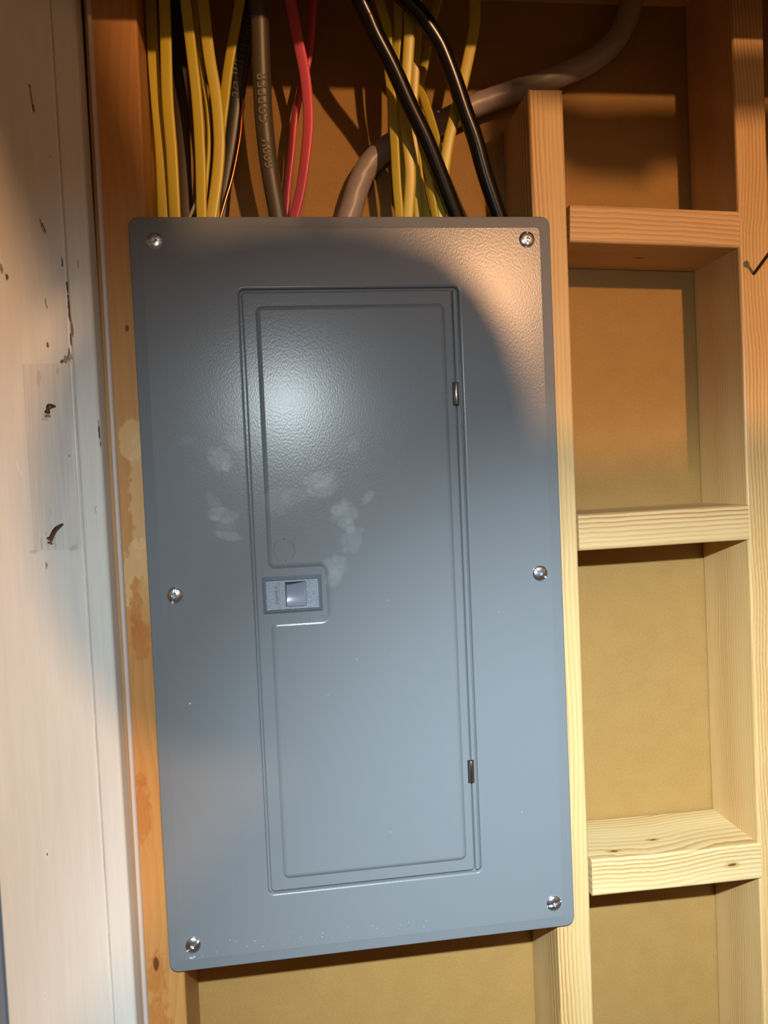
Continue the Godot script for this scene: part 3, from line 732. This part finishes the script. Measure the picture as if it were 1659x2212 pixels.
func cables():
	var kinds := {"yel": "yellow cables above the panel", "red": "red cables above the panel", "bla": "glossy black cables above the panel"}
	for c in CABLES:
		var pts := []
		for p in String(c[5]).split("|"):
			var q := p.split(" ")
			pts.append(Vector3(float(q[0]), float(q[1]), float(q[2])) / 10000.0)
		var kind: String = c[1]
		var o := thing(c[0], c[6], "wire" if kind in ["gry", "cop"] else ("conduit" if kind == "gco" else "cable"), pts[pts.size() - 1], kinds.get(kind, ""))
		var line := path(pts, 8)
		var st := begin()
		var power := 3.2 if kind in ["yel", "red"] else (2.6 if kind == "blk" else 2.0)
		tube(st, line, c[2] / 1000.0, c[3] / 1000.0, c[4], power, 20 if kind != "gco" else 28, 0.02 if kind == "gco" else 0.0)
		part("conduit_wall" if kind == "gco" else ("strand" if kind in ["gry", "cop"] else "jacket"), done(st), M[kind], o)
		var words := []
		if kind == "blk": words = [["WITH GROUND", 0.245, 0.0085], ["2/3", 0.42, 0.0075]]
		if kind == "gbr": words = [["COPPER", 0.52, 0.0085], ["600V", 0.68, 0.0085]]
		for w in words:
			var i := int(w[1] * (line.size() - 1))
			var f := frame_at(line, i, c[4])
			var up: Vector3 = -f[0] if f[0].y < 0 else f[0]
			var nrm: Vector3 = f[2]
			var t := part("lettering", text(w[0], w[2], 0.0008), M.print_grey if kind == "blk" else M.print_dark, o)
			t.transform = Transform3D(Basis(up, nrm.cross(up), nrm), line[i] + nrm * c[3] / 2000.0 - origin)

func nail(label: String, foot: Vector3, bend: Vector3, head: Vector3, r: float):
	var o := thing("bent_nail", label, "nail", foot)
	var st := begin()
	var d := (bend - foot).normalized()
	tube(st, path([foot - Vector3(0, 0, 0.006), foot, bend, head], 6), 2 * r, 2 * r, 0.0, 2.0, 12)
	part("shank", done(st), M.nail, o)
	st = begin()
	lathe(st, head, (head - bend).normalized(), [[0.0, -0.0006], [r * 2.0, -0.0006, 2], [r * 2.1, 0.0, 3], [r * 1.9, 0.0006, 4], [0.0, 0.0009, 4]], 16)
	part("head", done(st), M.nail, o)

func nails():
	nail("upper of the two bent rusty nails in the painted board on the left", Vector3(-0.2626, 0.1780, 0.020), Vector3(-0.2638, 0.1775, 0.0335), Vector3(-0.2642, 0.1716, 0.036), 0.00115)
	nail("lower of the two bent rusty nails in the painted board on the left", Vector3(-0.2620, 0.0752, 0.020), Vector3(-0.2650, 0.0722, 0.0315), Vector3(-0.2685, 0.0640, 0.0365), 0.00115)
	nail("dark nail sticking far out of the stud at the right edge", Vector3(0.4080, 0.2925, -0.006), Vector3(0.4074, 0.3008, 0.012), Vector3(0.4066, 0.3112, 0.034), 0.0016)

func warm_lamp(p: Vector3, energy: float, color: Color):
	var o := thing("unseen_warm_lamp", "unseen warm bulb hanging behind the camera, placed to light the upper right", "lamp", p)  # unseen lamp out of view, placed to light the upper right
	var st := begin()
	lathe(st, p + Vector3(0, 0.045, 0), Vector3(0, 1, 0), [[0.0, 0.0], [0.018, 0.0, 2], [0.018, 0.05, 3], [0.004, 0.062, 4], [0.004, 1.05 - p.y - 0.045, 4]], 16)
	part("socket", done(st), M.dark, o)
	var m := mat(Color.WHITE, 0.4)
	m.emission_enabled = true; m.emission = color; m.emission_energy_multiplier = 105.0
	st = begin()
	lathe(st, p, Vector3(0, 1, 0), [[0.0, -0.03], [0.012, -0.0275], [0.022, -0.02], [0.029, -0.008], [0.03, 0.002], [0.027, 0.016], [0.019, 0.032], [0.015, 0.045]], 24)
	part("bulb", done(st), m, o)
	var l := OmniLight3D.new(); l.name = "unseen_warm_light"
	l.light_color = color; l.light_energy = energy; l.light_size = 0.03; l.omni_range = 12.0; l.omni_attenuation = 2.0; l.shadow_enabled = true
	o.add_child(l)

func unseen_cool_lamp(p: Vector3, aim: Vector3, energy: float, flood: float, color: Color):
	var d := (aim - p).normalized()
	var o := thing("unseen_cool_lamp", "unseen cool white lamp beside the camera, placed to light the lower right", "lamp", Vector3(p.x, -1.45, p.z + 0.05))  # unseen lamp out of view, placed to light the lower right
	var st := begin()
	lathe(st, p - d * 0.03, d, [[0.0, -0.045, 2], [0.022, -0.045, 2], [0.026, -0.02, 3], [0.028, 0.026, 4], [0.024, 0.026, 5], [0.022, 0.01, 5]], 24)
	part("housing", done(st), M.dark, o)
	var m := mat(Color.WHITE, 0.3)
	m.emission_enabled = true; m.emission = color; m.emission_energy_multiplier = 40.0
	st = begin()
	lathe(st, p - d * 0.022, d, [[0.022, 0.0], [0.016, 0.004], [0.008, 0.006], [0.0, 0.0065]], 24)
	part("lens", done(st), m, o)
	st = begin()
	lathe(st, Vector3(p.x, -1.45, p.z + 0.05), Vector3(0, 1, 0), [[0.0, 0.0], [0.12, 0.0, 2], [0.12, 0.012, 3], [0.01, 0.02, 4], [0.01, 1.45 + p.y + 0.02, 4]], 20)
	part("stand", done(st), M.dark, o)
	var l := SpotLight3D.new(); l.name = "unseen_cool_spot"
	l.light_color = color; l.light_energy = energy; l.light_size = 0.01; l.spot_range = 12.0; l.spot_attenuation = 2.0
	l.spot_angle = 44.0; l.spot_angle_attenuation = 1.0; l.shadow_enabled = true
	o.add_child(l)
	l.look_at_from_position(p + Vector3(0, Y0, 0), aim + Vector3(0, Y0, 0))
	var w := l.duplicate(); w.name = "unseen_cool_flood"          # second wide weak beam of the unseen lamp, lighting the left and middle
	w.light_energy = flood; w.spot_angle = 66.0
	o.add_child(w)
	w.look_at_from_position(p + Vector3(0, Y0, 0), Vector3(0.13, -0.80 + Y0, 0.0))

# unseen shapes behind the camera, placed to shade the wall from the warm lamp
func unseen_hanging_bag():
	var c := Vector3(0.264, 0.3885, 0.9)
	var o := thing("unseen_bag", "unseen grey bag hanging behind the camera, placed to shade the middle of the panel", "bag", c)  # out of view, shaped to keep the warm light off the panel's middle
	var st := begin()
	var prof := []
	for i in 13:
		var t := PI * i / 12.0
		prof.append([0.134 * pow(sin(t), 0.6) + 0.0001, -0.134 * cos(t)])
	lathe(st, c, Vector3(0, 1, 0), prof, 28)
	part("bag", done(st), M.canvas, o)
	st = begin()
	tube(st, path([c + Vector3(0.02, 0.132, 0), c + Vector3(0.0, 0.3, 0), Vector3(c.x - 0.02, 1.04, c.z)], 6), 0.008, 0.008)
	part("rope", done(st), M.strip, o)
	var q := thing("unseen_tube", "unseen grey tube hanging behind the camera, placed to shade the upper left", "tube", Vector3(0.251, 0.5385, 1.085))  # out of view, placed to darken the left stud and casing top
	st = begin()
	tube(st, path([Vector3(0.251, 0.5385, 1.085), Vector3(0.227, 0.612, 1.085), Vector3(0.2035, 0.687, 1.085)], 6), 0.074, 0.074, 0.0, 2.0, 20)
	part("tube_wall", done(st), M.canvas, q)
	st = begin()
	tube(st, path([Vector3(0.206, 0.68, 1.085), Vector3(0.202, 0.85, 1.085), Vector3(0.202, 1.045, 1.085)], 6), 0.004, 0.004)
	part("string", done(st), M.strip, q)

func pipe():  # unseen, bent to cast the soft band on the upper right board
	var o := thing("unseen_pipe", "unseen grey pipe under the ceiling, placed to shade the upper right back board", "pipe", Vector3(0.37, 0.60, 0.77))
	var st := begin()
	tube(st, path([Vector3(0.38, 0.609, 0.77), Vector3(0.43, 0.601, 0.77), Vector3(0.495, 0.588, 0.77), Vector3(0.57, 0.60, 0.77), Vector3(2.09, 0.62, 0.77)], 8), 0.045, 0.045, 0.0, 2.0, 20)
	part("pipe_wall", done(st), M.box_steel, o)

func unseen_boxes():  # unseen stack, sized to keep the warm light off the lower right
	var lo := Vector3(0.30, -1.45, 1.10); var hi := Vector3(0.76, 0.29, 1.50)
	var o := thing("unseen_box", "unseen tall grey box behind the camera, placed to shade the lower right", "box", Vector3(0.53, -1.45, 1.3))
	var st := begin(); box(st, lo, hi - Vector3(0, 0.006, 0)); part("box_shell", done(st), M.box_shell, o)
	st = begin()
	box(st, Vector3(lo.x, hi.y - 0.006, lo.z), Vector3(hi.x, hi.y, (lo.z + hi.z) / 2 - 0.002)); box(st, Vector3(lo.x, hi.y - 0.006, (lo.z + hi.z) / 2 + 0.002), hi)
	part("flaps", done(st), M.box_shell, o)

	origin = Vector3.ZERO
	var q := thing("unseen_box", "unseen smaller grey box on the tall one, placed to shade the right side", "box", Vector3(0.63, 0.29, 1.2))
	st = begin(); box(st, Vector3(0.43, 0.29, 1.10), Vector3(0.76, 0.464, 1.42)); part("box_shell", done(st), M.box_shell, q)
	st = begin(); box(st, Vector3(0.43, 0.464, 1.10), Vector3(0.76, 0.47, 1.258)); box(st, Vector3(0.43, 0.464, 1.262), Vector3(0.76, 0.47, 1.42)); part("flaps", done(st), M.box_shell, q)
